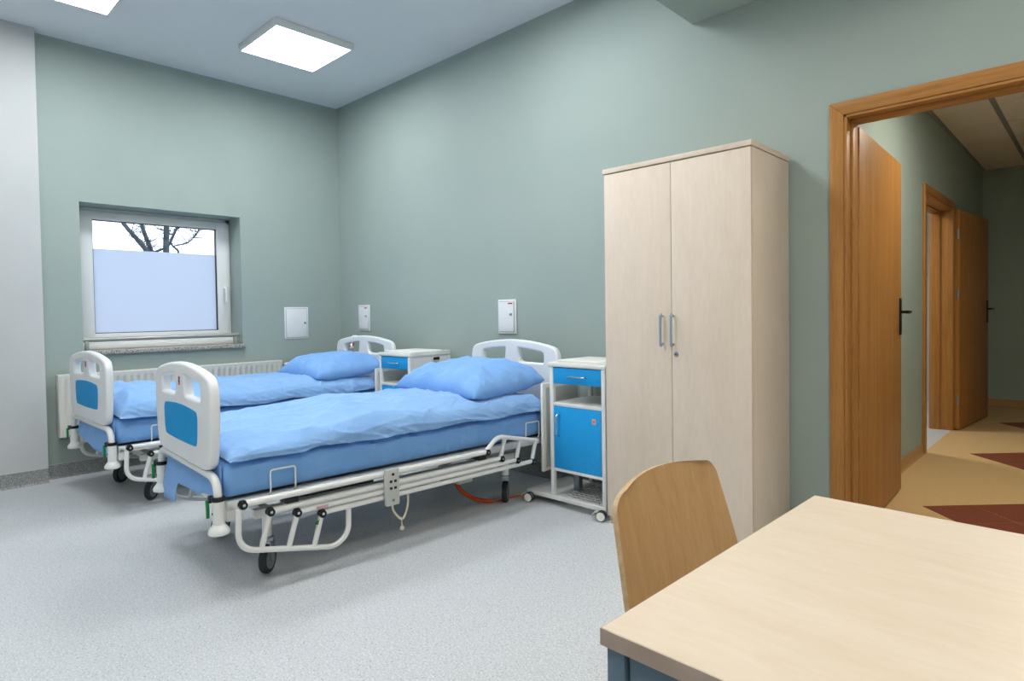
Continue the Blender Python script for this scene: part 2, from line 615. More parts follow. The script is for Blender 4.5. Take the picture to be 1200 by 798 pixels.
# ------------------------------------------------------------------ door to the corridor
def casing(root, mat_v, mat_h, x0, x1, z1, w_, yA, yB, mirror=1):
    """architrave + lining around an opening in local coordinates (wall along x, face at y=0)"""
    for nm_, poly, mt_ in (('architrave', [(x0 - w_, 0), (x0, 0), (x0, z1), (x0 - w_, z1 + w_)], mat_v),
                           ('architrave', [(x1, 0), (x1 + w_, 0), (x1 + w_, z1 + w_), (x1, z1)], mat_v),
                           ('architrave_head', [(x0, z1), (x1, z1), (x1 + w_, z1 + w_), (x0 - w_, z1 + w_)], mat_h)):
        a = M()
        a.prism(poly, 'y', yA, 0.004)
        bmesh.ops.bevel(a.bm, geom=a.bm.edges[:], offset=.0025, segments=2, affect='EDGES', profile=.5)
        a.build(nm_, mt_, root)
    for xa, xb, m_ in ((x0, x0 + 0.013, mat_v), (x1 - 0.013, x1, mat_v)):
        l = M()
        l.box(xa, xb, yA + 0.006, yB, 0, z1, 0.002)
        s = 1 if xa == x0 else -1
        e = xb if s > 0 else xa
        l.box(min(e - 0.002, e + s * 0.012), max(e - 0.002, e + s * 0.012) if s > 0 else e + 0.002, yB - 0.085, yB - 0.01, 0, z1 - 0.012, 0.003)
        l.build('lining', m_, root)
    l = M()
    l.box(x0, x1, yA + 0.006, yB, z1 - 0.013, z1, 0.002)
    l.box(x0 + 0.012, x1 - 0.012, yB - 0.085, yB - 0.01, z1 - 0.025, z1 - 0.012, 0.003)
    l.build('lining_head', mat_h, root)


def door_handle(parent, d, face, z, flip=1):
    """black lever on a long plate; face = y of the leaf surface in leaf coordinates, flip = outward sign"""
    h = M()
    y0, y1 = sorted((face, face + flip * 0.009))
    h.box(d - 0.02, d + 0.02, y0, y1, z - 0.14, z + 0.085, 0.004)
    h.tube(fillet([(d, face + flip * 0.005, z), (d, face + flip * 0.058, z), (d - 0.125, face + flip * 0.058, z)], 0.02), 0.0095, 8)
    return h.build('door_handle', 'iron_black', parent)


d1 = struct(empty('door_1', (0, 0, 0)), 'oak door frame and open door to the corridor')
casing(d1, 'oak_v', 'oak_h', DX0, DX1, DZ, 0.062, -0.016, WT + 0.004)
hinge_a = 92.5
lf = M()
lf.box(0, 1.068, 0, 0.04, 0.01, 2.02, 0.003)
leaf1 = lf.build('leaf', 'oak_v', d1)
leaf1.location = (4.561, 0.15, 0)
leaf1.rotation_euler = (0, 0, R(hinge_a))
door_handle(leaf1, 1.02, 0.0, 1.11, -1)
door_handle(leaf1, 1.02, 0.04, 1.11, 1)
for z in (0.28, 1.25, 1.80):
    M().cyl((-0.006, 0.034, z - 0.04), (-0.006, 0.034, z + 0.04), 0.007, 10).build('hinge', 'zinc', leaf1)

# ------------------------------------------------------------------ corridor
KX, KXR, KYE, KH = 4.405, 6.25, 5.62, 2.677
KT = 0.165
O0, O1, OZ = 2.483, 3.66, 2.03          # opening of the second door
kf = struct(M().box(KX - KT * 0, KXR, 0.0655, KYE, -0.1, 0).build('floor_corridor', 'vinyl_beige'), 'beige vinyl corridor floor with brown diamonds')
w = M()
w.box(KX - KT, KX, WT, O0, 0, KH + 0.3).box(KX - KT, KX, O1, KYE, 0, KH + 0.3).box(KX - KT, KX, O0, O1, OZ, KH + 0.3)
struct(w.build('wall_corridor_left', 'wall_green'), 'sage green corridor wall with a second door')
struct(M().box(KX - KT, KXR + 0.1, KYE, KYE + 0.1, 0, KH + 0.3).build('wall_corridor_end', 'wall_green'))
struct(M().box(KXR, KXR + 0.1, WT, KYE, 0, KH + 0.3).build('wall_corridor_right', 'wall_green'))
kc = struct(M().box(KX, KXR, WT, KYE, KH + 0.02, KH + 0.12).build('ceiling_corridor', 'rubber'), 'suspended tile ceiling of the corridor')
skirting('baseboard_corridor_left', (KX, 1.3, 0), (KX, 2.42, 0), (1, 0, 0), 0.085, 'corridor_skirting', None)
skirting('baseboard_corridor_left', (KX, 3.73, 0), (KX, KYE, 0), (1, 0, 0), 0.085, 'corridor_skirting', None)
skirting('baseboard_corridor_end', (KXR, KYE, 0), (KX, KYE, 0), (0, -1, 0), 0.085, 'corridor_skirting', None)
# ceiling: runners, edge angle and tiles
gx = [4.43, 4.805, 5.405, 6.005, KXR - 0.02]
gy = [2.83 + 0.6 * k for k in range(-5, 6)]
gy = [WT + 0.02] + [g for g in gy if WT + 0.05 < g < KYE - 0.05] + [KYE - 0.02]
M().box(KX + 0.0005, KX + 0.026, WT + 0.001, KYE - 0.001, KH - 0.004, KH + 0.019).build('edge_angle', 'grid_metal', kc)
for x in gx[1:-1]:
    M().box(x - 0.016, x + 0.016, WT + 0.001, KYE - 0.001, KH - 0.003, KH + 0.019).build('runner', 'grid_metal', kc)
tiles = {}
for i in range(len(gx) - 1):
    for j in range(len(gy) - 1):
        wx = gx[i + 1] - gx[i] - (0.034 if i else 0.02)
        wy = gy[j + 1] - gy[j] - 0.014
        cx_ = gx[i] + (0.017 if i else 0.003) + wx / 2
        cy_ = (gy[j] + gy[j + 1]) / 2
        key = (round(wx, 3), round(wy, 3))
        if key not in tiles:
            tm = M()
            tm.box(-wx / 2, wx / 2, -wy / 2, wy / 2, 0, 0.0195, 0.003, 1)
            tobj = tm.build('ceiling_tile', 'ceiling_tile', kc)
            tiles[key] = tobj.data
        else:
            tobj = bpy.data.objects.new('ceiling_tile', tiles[key])
            COL.objects.link(tobj)
            tobj.parent = kc
        tobj.location = (cx_, cy_, KH)
# brown diamonds in the floor: each 3 x 3 tiles laid at 45 degrees
TS = 0.298
tm = M()
tm.box(-TS / 2 + 0.0028, TS / 2 - 0.0028, -TS / 2 + 0.0028, TS / 2 - 0.0028, -0.003, 0.0015)
first = tm.build('floor_tile', 'vinyl_brown', kf)
k = 0
for yc in (0.932, 2.650, 4.368):
    for a in range(3):
        for b in range(3):
            o = first if k == 0 else bpy.data.objects.new('floor_tile', first.data)
            if k:
                COL.objects.link(o)
                o.parent = kf
            k += 1
            u, v = (a + 0.5) * TS, (b + 0.5) * TS
            o.location = (4.674 + (u + v) * 0.70711, yc + (u - v) * 0.70711, 0)
            o.rotation_euler = (0, 0, R(45))
# second door
d2 = struct(empty('door_2', (KX, O0, 0), 90), 'second oak door standing open in the corridor')
# local x runs along +y of the world, local -y is the corridor side
casing(d2, 'oak_v', 'oak_h', 0, O1 - O0, OZ, 0.06, -0.020, KT + 0.004)
lf = M()
lf.box(0, 1.02, -0.04, 0, 0.01, 2.02, 0.003)
leaf2 = lf.build('leaf', 'oak_v', d2)
leaf2.location = (O1 - O0 - 0.005 + 0.03, -0.02, 0)
leaf2.rotation_euler = (0, 0, R(-5.4))
door_handle(leaf2, 0.97, -0.04, 1.11, -1)
for z in (0.28, 1.25, 1.80):
    M().cyl((-0.008, -0.03, z - 0.045), (-0.008, -0.03, z + 0.045), 0.008, 10).build('hinge', 'zinc', leaf2)
# room behind the second door
struct(M().box(1.6, KX, WT, KYE, -0.1, -0.0).build('floor_side_room', 'vinyl_grey'))
struct(M().box(1.6, KX - KT, WT, KYE, KH, KH + 0.1).build('ceiling_side_room', 'ceiling_paint'))
struct(M().box(1.5, 1.6, WT, KYE, 0, KH + 0.1).build('wall_side_room', 'wall_white'))
struct(M().box(1.5, KX - KT, KYE, KYE + 0.1, 0, KH + 0.1).build('wall_side_room_end', 'wall_white'))

# ------------------------------------------------------------------ luminaires
def luminaire(x, y, z, size, mat, label, rz=0.0):
    r = empty('ceiling_light', (x, y, z))
    s = size / 2
    h = M()
    h.box(-s - 0.017, s + 0.017, -s - 0.017, -s, -0.05, -0.0005, 0.002)
    h.box(-s - 0.017, s + 0.017, s, s + 0.017, -0.05, -0.0005, 0.002)
    h.box(-s - 0.017, -s, -s, s, -0.05, -0.0005, 0.002)
    h.box(s, s + 0.017, -s, s, -0.05, -0.0005, 0.002)
    h.box(-s, s, -s, s, -0.02, -0.0005)
    h.build('housing', 'frame_white', r)
    d = M()
    d.box(-s + 0.0005, s - 0.0005, -s + 0.0005, s - 0.0005, -0.048, -0.044)
    d.build('diffuser', mat, r)
    tag(r, label, 'ceiling light', 'square ceiling luminaires')
    return r


LX, LY, LS = 1.096, -0.970, 0.566
luminaire(LX, LY, H, LS, 'lamp_diffuser', 'square ceiling light nearest the corner above the beds')
luminaire(LX - 0.05, LY - 1.41, H, LS, 'lamp_diffuser', 'square ceiling light cut by the top left edge of the picture')
luminaire(LX + 1.95, LY, H, LS, 'lamp_diffuser', 'square ceiling light above the near bedside cabinet')
luminaire(LX + 1.95, LY - 1.41, H, LS, 'lamp_diffuser', 'square ceiling light in the middle of the room')
luminaire(5.70, -1.50, H, LS, 'warm_fill', 'added warm fill panel on the ceiling in front of the corridor door')  # unseen fill, added to brighten the door wall and wardrobe side
luminaire(5.70, -3.30, H, LS, 'warm_fill', 'added warm fill panel on the ceiling at the near end of the room')  # second unseen fill, added to lift the right half of the room
luminaire(LX + 1.95, LY - 2.82, H, LS, 'lamp_diffuser', 'square ceiling light near the wall opposite the beds')
luminaire(5.33, 1.25, KH + 0.0, LS, 'corridor_diffuser', 'square ceiling light of the corridor')
luminaire(3.0, 2.9, KH, LS, 'side_room_diffuser', 'square ceiling light of the room behind the second door')

# ------------------------------------------------------------------ bed
BL = 2.085


def board(name, y, dz, parent):
    half = [(0, .512), (.22, .513), (.32, .517), (.368, .532), (.392, .57), (.407, .65), (.417, .75), (.416, .82), (.405, .862), (.375, .886), (.29, .904), (.15, .921)]
    pts = half + [(0, .928)] + [(-x, z) for x, z in half[:0:-1]]
    out = catmull(pts, 4)
    loops = [[(x, z + dz) for x, z in out]]
    hole = [(.074, .788), (.17, .781), (.285, .780), (.306, .788), (.312, .82), (.306, .855), (.284, .872), (.17, .888), (.066, .896), (.053, .890), (.054, .85)]
    hl = catmull(hole, 3)
    loops.append([(x, z + dz) for x, z in hl])
    loops.append([(-x, z + dz) for x, z in hl])
    me = outline_mesh(loops, 0.021, 0.012, y)
    o = link(name, me, 'plastic_white', parent, 35)
    pan = [(-.215, .742), (0, .752), (.215, .742), (.248, .728), (.256, .70), (.248, .625), (.236, .602), (.21, .592), (0, .588), (-.21, .592), (-.236, .602), (-.248, .625), (-.256, .70), (-.248, .728)]
    pl = [(x, z + dz) for x, z in catmull(pan, 3)]
    s = -1 if y < 1 else 1
    me = outline_mesh([pl], 0.003, 0.001, y + s * 0.0205)
    link('inlay_panel', me, 'panel_blue', o)
    # small badge on the middle bar
    for z0, z1, mt_ in ((.862, .876, 'red_print'), (.848, .861, 'blue_print'), (.838, .847, 'red_print')):
        M().box(-.011, .011, y + s * .0214 - .0009, y + s * .0214 + .0009, z0 + dz, z1 + dz).build('badge', mt_, o)
    return o


def caster(x, y, rz, parent, rad=0.0635):
    c = empty('caster', (x, y, 0), rz)
    c.parent = parent
    f = M()                                      # zinc swivel head and fork
    f.lathe([(0.024, 0.0), (0.03, 0.006), (0.03, 0.02), (0.02, 0.026)], (0, 0, 2 * rad + 0.014))
    for s in (-1, 1):
        f.prism([(-0.006, rad - 0.008), (0.006, rad - 0.012), (0.022, 2 * rad + 0.012), (-0.022, 2 * rad + 0.012)], 'x', s * 0.022 - 0.002, s * 0.022 + 0.002)
    f.box(-0.024, 0.024, -0.022, 0.022, 2 * rad + 0.009, 2 * rad + 0.016)
    f.build('fork', 'zinc', c)
    f = M()
    f.lathe([(rad * 0.72, -0.0145), (rad * 0.93, -0.0155), (rad, -0.008), (rad, 0.008), (rad * 0.93, 0.0155), (rad * 0.72, 0.0145)], (0, 0, rad), 'x', 28)
    f.build('tyre', 'rubber', c)
    f = M()
    f.lathe([(0.012, -0.019), (0.014, -0.016), (rad * 0.71, -0.0165), (rad * 0.71, 0.0165), (0.014, 0.016), (0.012, 0.019)], (0, 0, rad), 'x', 24)
    f.build('wheel_disc', 'grey_plastic', c)
    return c


def end_bumper(x, y, parent, lever=True):
    o = M()
    o.lathe([(0.0235, 0.298), (0.024, 0.405)], (x, y, 0), 'z', 20)
    o.lathe([(0.030, 0.262), (0.040, 0.266), (0.042, 0.274), (0.038, 0.286), (0.029, 0.296), (0.025, 0.304)], (x, y, 0), 'z', 24)
    b = o.build('end_post', 'bed_white', parent)
    o = M()
    o.lathe([(0.025, 0.398), (0.0275, 0.401), (0.0275, 0.413), (0.025, 0.416)], (x, y, 0), 'z', 20)
    o.box(x - 0.046, x - 0.022, y - 0.028, y - 0.01, 0.388, 0.416, 0.003)
    o.build('clamp', 'black_plastic', b)
    if lever:
        o = M()
        o.prism([(x - 0.046, 0.398), (x - 0.028, 0.400), (x - 0.024, 0.36), (x - 0.027, 0.328), (x - 0.038, 0.325), (x - 0.042, 0.35)], 'y', y - 0.036, y - 0.026)
        o.build('release_lever', 'green_plastic', b)
    for q in (0.35,):
        o = M()
        o.lathe([(0.0045, 0), (0.0045, 0.003)], (x, y - 0.0255, q), 'y', 10)
        o.build('screw_hole', 'black_plastic', b)
    return b


def side_rail(sx, parent):
    X = 0.5 * sx
    T = 0.0125
    P = lambda y, z: (X, y, z)
    o = M()                                      # foot hoop with its uprights
    o.tube(fillet([P(.078, .365), P(.070, .20), P(.49, .104), P(.556, .15), P(.558, .262)], 0.075, 8), T, 10)
    o.tube([P(.200, .315), P(.163, .179)], T * .95, 10)
    o.tube([P(.316, .288), P(.277, .153)], T * .95, 10)
    o.tube([P(.428, .262), P(.390, .128)], T * .95, 10)
    root = o.build('side_rail', 'bed_white', parent)
    rails = [(.105, 1.378, .383), (.215, 1.482, .330), (.330, 1.602, .300), (.442, 1.728, .271)]
    o = M()
    o.tube(fillet([P(1.385, .390), P(1.405, .405), P(1.470, .455), P(1.795, .383), (0.435 * sx, 1.80, .366)], 0.05, 8), T, 10)
    o.tube([P(1.490, .338), P(1.522, .436)], T * .95, 10)
    o.tube([P(1.610, .310), P(1.638, .412)], T * .95, 10)
    o.tube([P(1.735, .285), P(1.764, .385)], T * .95, 10)
    o.build('head_hoop', 'bed_white', root)
    for y0, y1, z in rails:
        M().cyl(P(y0, z), P(y1, z), 0.0138 if z > .35 else 0.0122, 14).build('rail_bar', 'bed_white', root)
        for ye, s in ((y0, -1), (y1, 1)):
            j = M()
            j.box(X - 0.0145, X + 0.0145, min(ye, ye + s * 0.024), max(ye, ye + s * 0.024), z - 0.017, z + 0.015, 0.005)
            j.lathe([(0.0165, -0.014), (0.0165, 0.014)], (X, ye + s * 0.012, z - 0.004), 'x', 16)
            jo = j.build('joint', 'black_plastic', root)
            M().lathe([(0.006, 0), (0.006, 0.003)], (X + (0.0145 if sx > 0 else -0.0185), ye + s * 0.012, z - 0.002), 'x', 10).build('joint_screw', 'chrome', root)
    # short arms that carry the rail on the bed frame
    for y in (.30, 1.36):
        M().box(min(X, 0.42 * sx), max(X, 0.42 * sx), y - 0.028, y + 0.028, .342, .368, 0.004).build('rail_arm', 'black_plastic', root)
    s_ = M()
    xa, xb = sorted((X + sx * 0.0105, X + sx * 0.0128))
    s_.box(xa, xb, .40, .455, .294, .306)
    s_.build('rail_sticker', 'pink_print', root)
    s_ = M()
    s_.prism([(.425, .262), (.445, .262), (.418, .222), (.400, .226)], 'x', X - .008, X + .008)
    s_.build('release_lever', 'green_plastic', root)
    return root


def make_bed():
    b = empty('hospital_bed', (0, 0, 0))
    board('footboard', 0.021, 0, b)
    board('headboard', BL - 0.021, 0.022, b)
    for ye in (0.02, BL - 0.02):
        o = M()
        o.tube(fillet([(-.435, ye, .30), (-.435, ye, .487), (.435, ye, .487), (.435, ye, .30)], 0.11, 8), 0.0165, 12)
        for x in (-.255, .255):
            o.cyl((x, ye, .487), (x, ye, .53), 0.015, 12)
        o.build('end_tube', 'bed_white', b)
        for s in (-1, 1):
            end_bumper(.435 * s, ye, b, ye < 1)
    # mattress platform
    for s in (-1, 1):
        o = M()
        o.box(min(.40 * s, .43 * s), max(.40 * s, .43 * s), .056, BL - 0.056, .345, .382, 0.004)
        o.build('side_beam', 'bed_white', b)
        o = M()
        o.box(min(.385 * s, .425 * s), max(.385 * s, .425 * s), .055, .10, .300, .346, 0.003)
        o.build('beam_bracket', 'bed_white', b)
    for ya, yb, xh in ((.056, .085, .43), (BL - .085, BL - .056, .43), (.65, .69, .41), (1.28, 1.32, .41)):
        M().box(-xh, xh, ya, yb, .345, .371, 0.003).build('cross_beam', 'bed_white', b)
    for ya, yb in ((.06, .66), (.68, 1.29), (1.31, BL - .06)):
        M().box(-.399, .399, ya, yb, .372, .383).build('platform', 'under_grey', b)
    # chassis
    o = M()
    for s in (-1, 1):
        o.box(s * .314 - .02, s * .314 + .02, .20, 1.75, .255, .295, 0.003)
    for y in (.258, 1.69):
        o.box(-.314, .314, y - .02, y + .02, .256, .294, 0.003)
    o.box(-.06, .06, .26, 1.69, .262, .292, 0.003)
    o.build('chassis', 'bed_white', b)
    for s in (-1, 1):
        for y0, y1 in ((.35, .62), (1.25, 1.52)):
            M().tube([(s * .25, y0, .275), (s * .25, y1, .36)], 0.012, 8).build('lift_arm', 'under_grey', b)
    o = M()
    o.box(-.05, .05, .55, .95, .20, .262, 0.006).cyl((0, .95, .23), (0, 1.25, .29), 0.014, 10)
    o.build('lift_motor', 'black_plastic', b)
    o = M()
    o.box(.18, .29, 1.35, 1.46, .165, .255, 0.008)
    o.build('power_box', 'light_grey_plastic', b)
    for x, y, rz in ((.314, .258, 45), (-.314, .258, 38), (.314, 1.69, 40), (-.314, 1.69, 30)):
        o = M()
        o.cyl((x, y, .163), (x, y, .258), 0.021, 16)
        o.build('caster_post', 'bed_white', b)
        caster(x, y, rz, b)
        if x > 0:
            o = M()
            o.box(x - .036, x - .020, y + .02, y + .032, .20, .255, 0.002)
            o.build('brake_pedal', 'black_plastic', b)
    for s in (-1, 1):
        side_rail(s, b)
        for y0, y1 in ((.228, .337), (1.738, 1.849)):   # wire stops that keep the mattress in place
            o = M()
            xs = .447 * s
            o.tube(fillet([(.425 * s, y0, .376), (xs, y0, .395), (xs, y0, .487), (xs, y1, .487), (xs, y1, .395), (.425 * s, y1, .376)], 0.012, 4), 0.0038, 6)
            o.build('mattress_stop', 'bed_white', b)
    return b


NEAR = ((2.415, -2.251, 0), -3.285)
FAR = ((0.802, -2.279, 0), 1.244)
bed = make_bed()
bed.location = NEAR[0]
bed.rotation_euler = (0, 0, R(NEAR[1]))
tag(bed, 'white hospital bed nearer the wardrobe, side rails lowered, with handset hooked on its rail', 'bed', 'hospital beds')
bed2 = copy_tree(bed)
bed2.location = FAR[0]
bed2.rotation_euler = (0, 0, R(FAR[1]))
tag(bed2, 'white hospital bed standing in front of the radiator and window', 'bed', 'hospital beds')


# ------------------------------------------------------------------ bedding
def resample(pl, n):
    d = [0]
    for a, b in zip(pl, pl[1:]):
        d.append(d[-1] + math.dist(a, b))
    out = []
    j = 0
    for i in range(n):
        t = d[-1] * i / (n - 1)
        while j < len(d) - 2 and d[j + 1] < t:
            j += 1
        k_ = (t - d[j]) / max(d[j + 1] - d[j], 1e-9)
        out.append(tuple(a + (b - a) * k_ for a, b in zip(pl[j], pl[j + 1])))
    return out


def ridged(x, y, z):
    return (1 - abs(nz3(x, y, z))) ** 5


def mattress(name, loc, rz, seed, label, prof):
    root = empty(name, loc, rz)
    o = M()
    a, y0, y1, z0, z1 = .425, .052, BL - 0.055, .3845, .545
    sec = []
    for k_ in range(160):
        t = 2 * PI * k_ / 159
        c, s = math.cos(t), math.sin(t)
        n_ = 2 / 7.0
        sec.append((a * math.copysign(abs(c) ** n_, c), (z0 + z1) / 2 + (z1 - z0) / 2 * math.copysign(abs(s) ** n_, s)))
    sec = resample(sec, 73)
    ny = 150
    rows = []
    for i in range(ny + 1):
        y = y0 + (y1 - y0) * i / ny
        e = min(i, ny - i) * (y1 - y0) / ny
        sc = 1.0 if e > .03 else (0.94 + 0.06 * math.sqrt(max(0, 1 - ((.03 - e) / .03) ** 2)))
        row = []
        for x, z in sec:
            wr = 0.013 * ridged(y * 2.0 + z * 6 + seed, z * 5 + x, seed) ** 1.5 + 0.010 * ridged(y * 5 + z * 12 + seed * 2, z * 9 - x * 2, seed + 3) + 0.006 * ridged(y * 12 - z * 14 + seed, z * 7, seed + 5)
            wr -= 0.008
            xx = x * sc
            zz = (z0 + z1) / 2 + (z - (z0 + z1) / 2) * sc
            if abs(x) > .38:
                xx += math.copysign(wr, x) * (0.4 if z < z0 + .02 else 1)
            row.append((xx, y, max(zz, z0)))
        rows.append(row)
    V = o.grid(rows)
    for r_ in (V[0], V[-1]):
        o.bm.faces.new(r_[:-1])
    bmesh.ops.remove_doubles(o.bm, verts=o.bm.verts[:], dist=1e-5)
    o.build('mattress', 'sheet_blue', root, 60)
    # sheet hanging over the foot end, longer at the window side corner
    o = M()
    pts = []
    nx = 60
    for i in range(nx + 1):
        x = -.405 + .81 * i / nx
        for (xa, za), (xb, zb) in zip(prof, prof[1:]):
            if xa <= x <= xb + 1e-6:
                t = (x - xa) / (xb - xa)
                t = t * t * (3 - 2 * t)
                zl = za + (zb - za) * t
                break
        col_ = []
        for j in range(13):
            t = j / 12
            z = .53 + (zl - .53) * t
            yy = .0455 + (.002 * math.sin(x * 22 + seed) + .003 * nz3(x * 9, t * 3, seed)) * (.3 + t * .7)
            k2 = max(0, min(1, (.455 - z) / .16))
            yy -= .024 * k2 * k2 * (3 - 2 * k2)
            col_.append((x, yy, z))
        pts.append(col_)
    o.grid(pts)
    fl = o.build('sheet_flap', 'sheet_blue', root, 80)
    sm = fl.modifiers.new('thickness', 'SOLIDIFY')
    sm.thickness = 0.002
    tag(root, label, 'mattress', 'sheeted mattresses')
    return root


def duvet(name, loc, rz, seed, label, prof, foot_bunch=0.0):
    o = M()
    y0, y1 = .058, 1.93
    ny, nu = 340, 170
    rows = []
    sec0 = []
    for k_ in range(240):
        t = PI * k_ / 239
        c, s = math.cos(t), math.sin(t)
        sec0.append((math.copysign(abs(c) ** 0.36, c), abs(s) ** 0.55))
    sec0 = resample([(x * .445, z * .13) for x, z in sec0], nu)
    for i in range(ny + 1):
        y = y0 + (y1 - y0) * i / ny
        e0, e1 = y - y0, y1 - y
        hs = 1.0
        for e in (e0, e1):
            if e < .09:
                hs = min(hs, math.sqrt(max(0.02, 1 - ((.09 - e) / .09) ** 2)))
        hp = prof[-1][1]
        for (ya, ha), (yb, hb) in zip(prof, prof[1:]):
            if ya <= y <= yb:
                t = (y - ya) / (yb - ya)
                hp = ha + (hb - ha) * t * t * (3 - 2 * t)
                break
        row = []
        for x, z in sec0:
            f = z / .13                                # 0 at the edge, 1 on top
            side = 1 if x > 0 else -1
            # puffy lower edge with scallops
            puff = .010 * nz3(y * 3.1 + seed, side * 2.0, seed) + .009 * nz3(y * 9 + seed, side * 3.0, seed + 2)
            edge = (1 - f) * math.exp(-((f - .35) / .3) ** 2)
            low = .016 * nz3(y * 4.3 + seed * 3, side * 1.3, 5.0) * (1 - f)
            zz = .548 + z * hs * hp + low
            xx = x + side * (puff * (1 - f * .6) + .008 * edge)
            # long soft folds and creases
            u, v = x * math.cos(.5) + y * math.sin(.5), -x * math.sin(.5) + y * math.cos(.5)
            w1, w2 = .10 * nz3(x * 3 + seed, y * 3, 2.0), .10 * nz3(x * 3, y * 3 + seed, 7.0)
            u, v = u + w1, v + w2
            soft = .020 * nz3(x * 2.0 + seed, y * 1.5, seed) + .008 * nz3(x * 4 + seed, y * 3, seed + 1)
            p1, q1 = x * math.cos(.28) - y * math.sin(.28) + w1 * .8, x * math.sin(.28) + y * math.cos(.28)
            p2, q2 = x * math.cos(-.55) - y * math.sin(-.55) + w2 * .8, x * math.sin(-.55) + y * math.cos(-.55)
            crease = .014 * ridged(p1 * 3.4 + seed, q1 * .9, seed + 4) + .010 * ridged(p2 * 4.6 - seed, q2 * 1.1, seed + 6)
            crease += .0085 * ridged(p1 * 8 + seed, q1 * 1.9, seed + 8) + .007 * ridged(p2 * 10 + seed, q2 * 2.4, seed + 9) + .004 * ridged(p1 * 5 + seed, q1 * 11, seed + 10)
            crease += (1 - f) * (.014 * ridged(y * 3.5 + x * 3 + seed, z * 22, seed + 11) + .010 * ridged(y * 11 + z * 25 + seed, z * 10, seed + 12))
            bunch = foot_bunch * math.exp(-(e0 / .28) ** 2) * (0.5 + 0.5 * math.sin(y * 42 + 4 * nz3(x * 5, y * 6, seed) + x * 6))
            d = soft + crease - .016 + bunch
            crown = .018 * (1 - (x / .445) ** 2)
            zz += (d + crown) * f * hs
            dent = max(0, min(1, (y - 1.40) / .12)) * max(0, min(1, (.37 - abs(x)) / .08))
            zz -= .034 * dent * dent * (3 - 2 * dent) * f
            xx += side * (d * .9) * (1 - f) ** 1.0
            ye = y + .012 * nz3(x * 4, seed, y * 2) * (1 if e0 > .03 else 0)
            row.append((xx, max(ye, y0 - .004), zz))
        rows.append(row)
    V = o.grid(rows)
    # close the underside
    o.bm.faces.new([r_[0] for r_ in V] + [V[-1][j] for j in range(1, nu)] + [r_[-1] for r_ in V[-2::-1]] + [V[0][j] for j in range(nu - 2, 0, -1)])
    ob = o.build(name, 'duvet_blue', None, 75)
    ob.location = loc
    ob.rotation_euler = (0, 0, R(rz))
    return tag(ob, label, 'duvet', 'blue duvets')


def pillow(name, loc, rz, seed, label, bed_rz, W=.74, D=.54, T=.19, tilt=(0, 0), flange=True):
    """a soft pillow: pinched corners, full middle, open cuff at its -x end"""
    o = M()
    nu, nv = 84, 64
    top, bot = [], []
    for i in range(nu + 1):
        u = -1 + 2 * i / nu
        rt_, rb_ = [], []
        for j in range(nv + 1):
            v = -1 + 2 * j / nv
            # outline: sides bow in between the corners
            x = u * W / 2 * (1 - .05 * (1 - v * v) * abs(u) ** 3 - .035 * (u * u * v * v) ** 2)
            y = v * D / 2 * (1 - .05 * (1 - u * u) * abs(v) ** 3 - .035 * (u * u * v * v) ** 2)
            prof = max(0, (1 - abs(u) ** 3.2)) ** .5 * max(0, (1 - abs(v) ** 3.2)) ** .5
            r = math.hypot(u, v)
            wr = .012 * ridged(u * 1.4 + seed + .5 * v, v * 1.1, seed) * (.3 + r) + .006 * ridged(u * 2.6 - v * 1.8 + seed, v * 5 + u, seed + 7) * r + .010 * nz3(u * 1.5 + seed, v * 1.5, seed + 2) + .003 * ridged(u * 4 + seed, v * 2 + u * 2, seed + 5) * r
            ang = math.atan2(v, u)
            rad = .010 * math.sin(ang * 15 + seed + 2 * nz3(u * 3, v * 3, seed)) * min(1, max(0, r - .55) * 2.2) * (prof ** .5)
            hz = T * .62 * prof + (wr - .008 + rad) * min(1, prof * 3)
            sag = -.03 * max(0, abs(u) - .6) * 1.2
            base_ = .060 + sag + tilt[0] * u + tilt[1] * v
            rim = .006 * nz3(u * 5 + seed, v * 5, 9.0)
            rt_.append((x, y, base_ + hz + rim))
            rb_.append((x, y, base_ - T * .36 * prof * (1 + .1 * nz3(u * 3, v * 3, 1)) + rim))
        top.append(rt_)
        bot.append(rb_)
    A = o.grid(top)
    B = o.grid(bot)
    bmesh.ops.remove_doubles(o.bm, verts=o.bm.verts[:], dist=1e-6)
    ob = o.build(name, 'pillow_blue', None, 80)
    ob.location = loc
    ob.rotation_euler = (0, 0, R(rz))
    # open cuff of the pillow case
    o = M()
    rows = []
    for i in range(9):
        t = i / 8
        row = []
        for j in range(41):
            v = -1 + 2 * j / 40
            x = -W / 2 * (1 - .07 * (1 - v * v)) - .045 * t + .012 * t
            y = v * D / 2 * (1 - .05 * t * abs(v))
            z = .060 - .03 * .48 + tilt[0] * -1 + tilt[1] * v - .018 * t + .012 * math.sin(v * 9 + seed) * t + .008 * nz3(v * 6, t * 2, seed)
            row.append((x, y, z))
        rows.append(row)
    o.grid(rows)
    c = o.build('cuff', 'pillow_blue', ob, 80)
    s = c.modifiers.new('thickness', 'SOLIDIFY')
    s.thickness = 0.003
    return tag(ob, label, 'pillow', 'blue pillows')


def in_bed(b, x, y, z):
    (bx, by, _), a = b
    c, s = math.cos(R(a)), math.sin(R(a))
    return (bx + x * c - y * s, by + x * s + y * c, z)


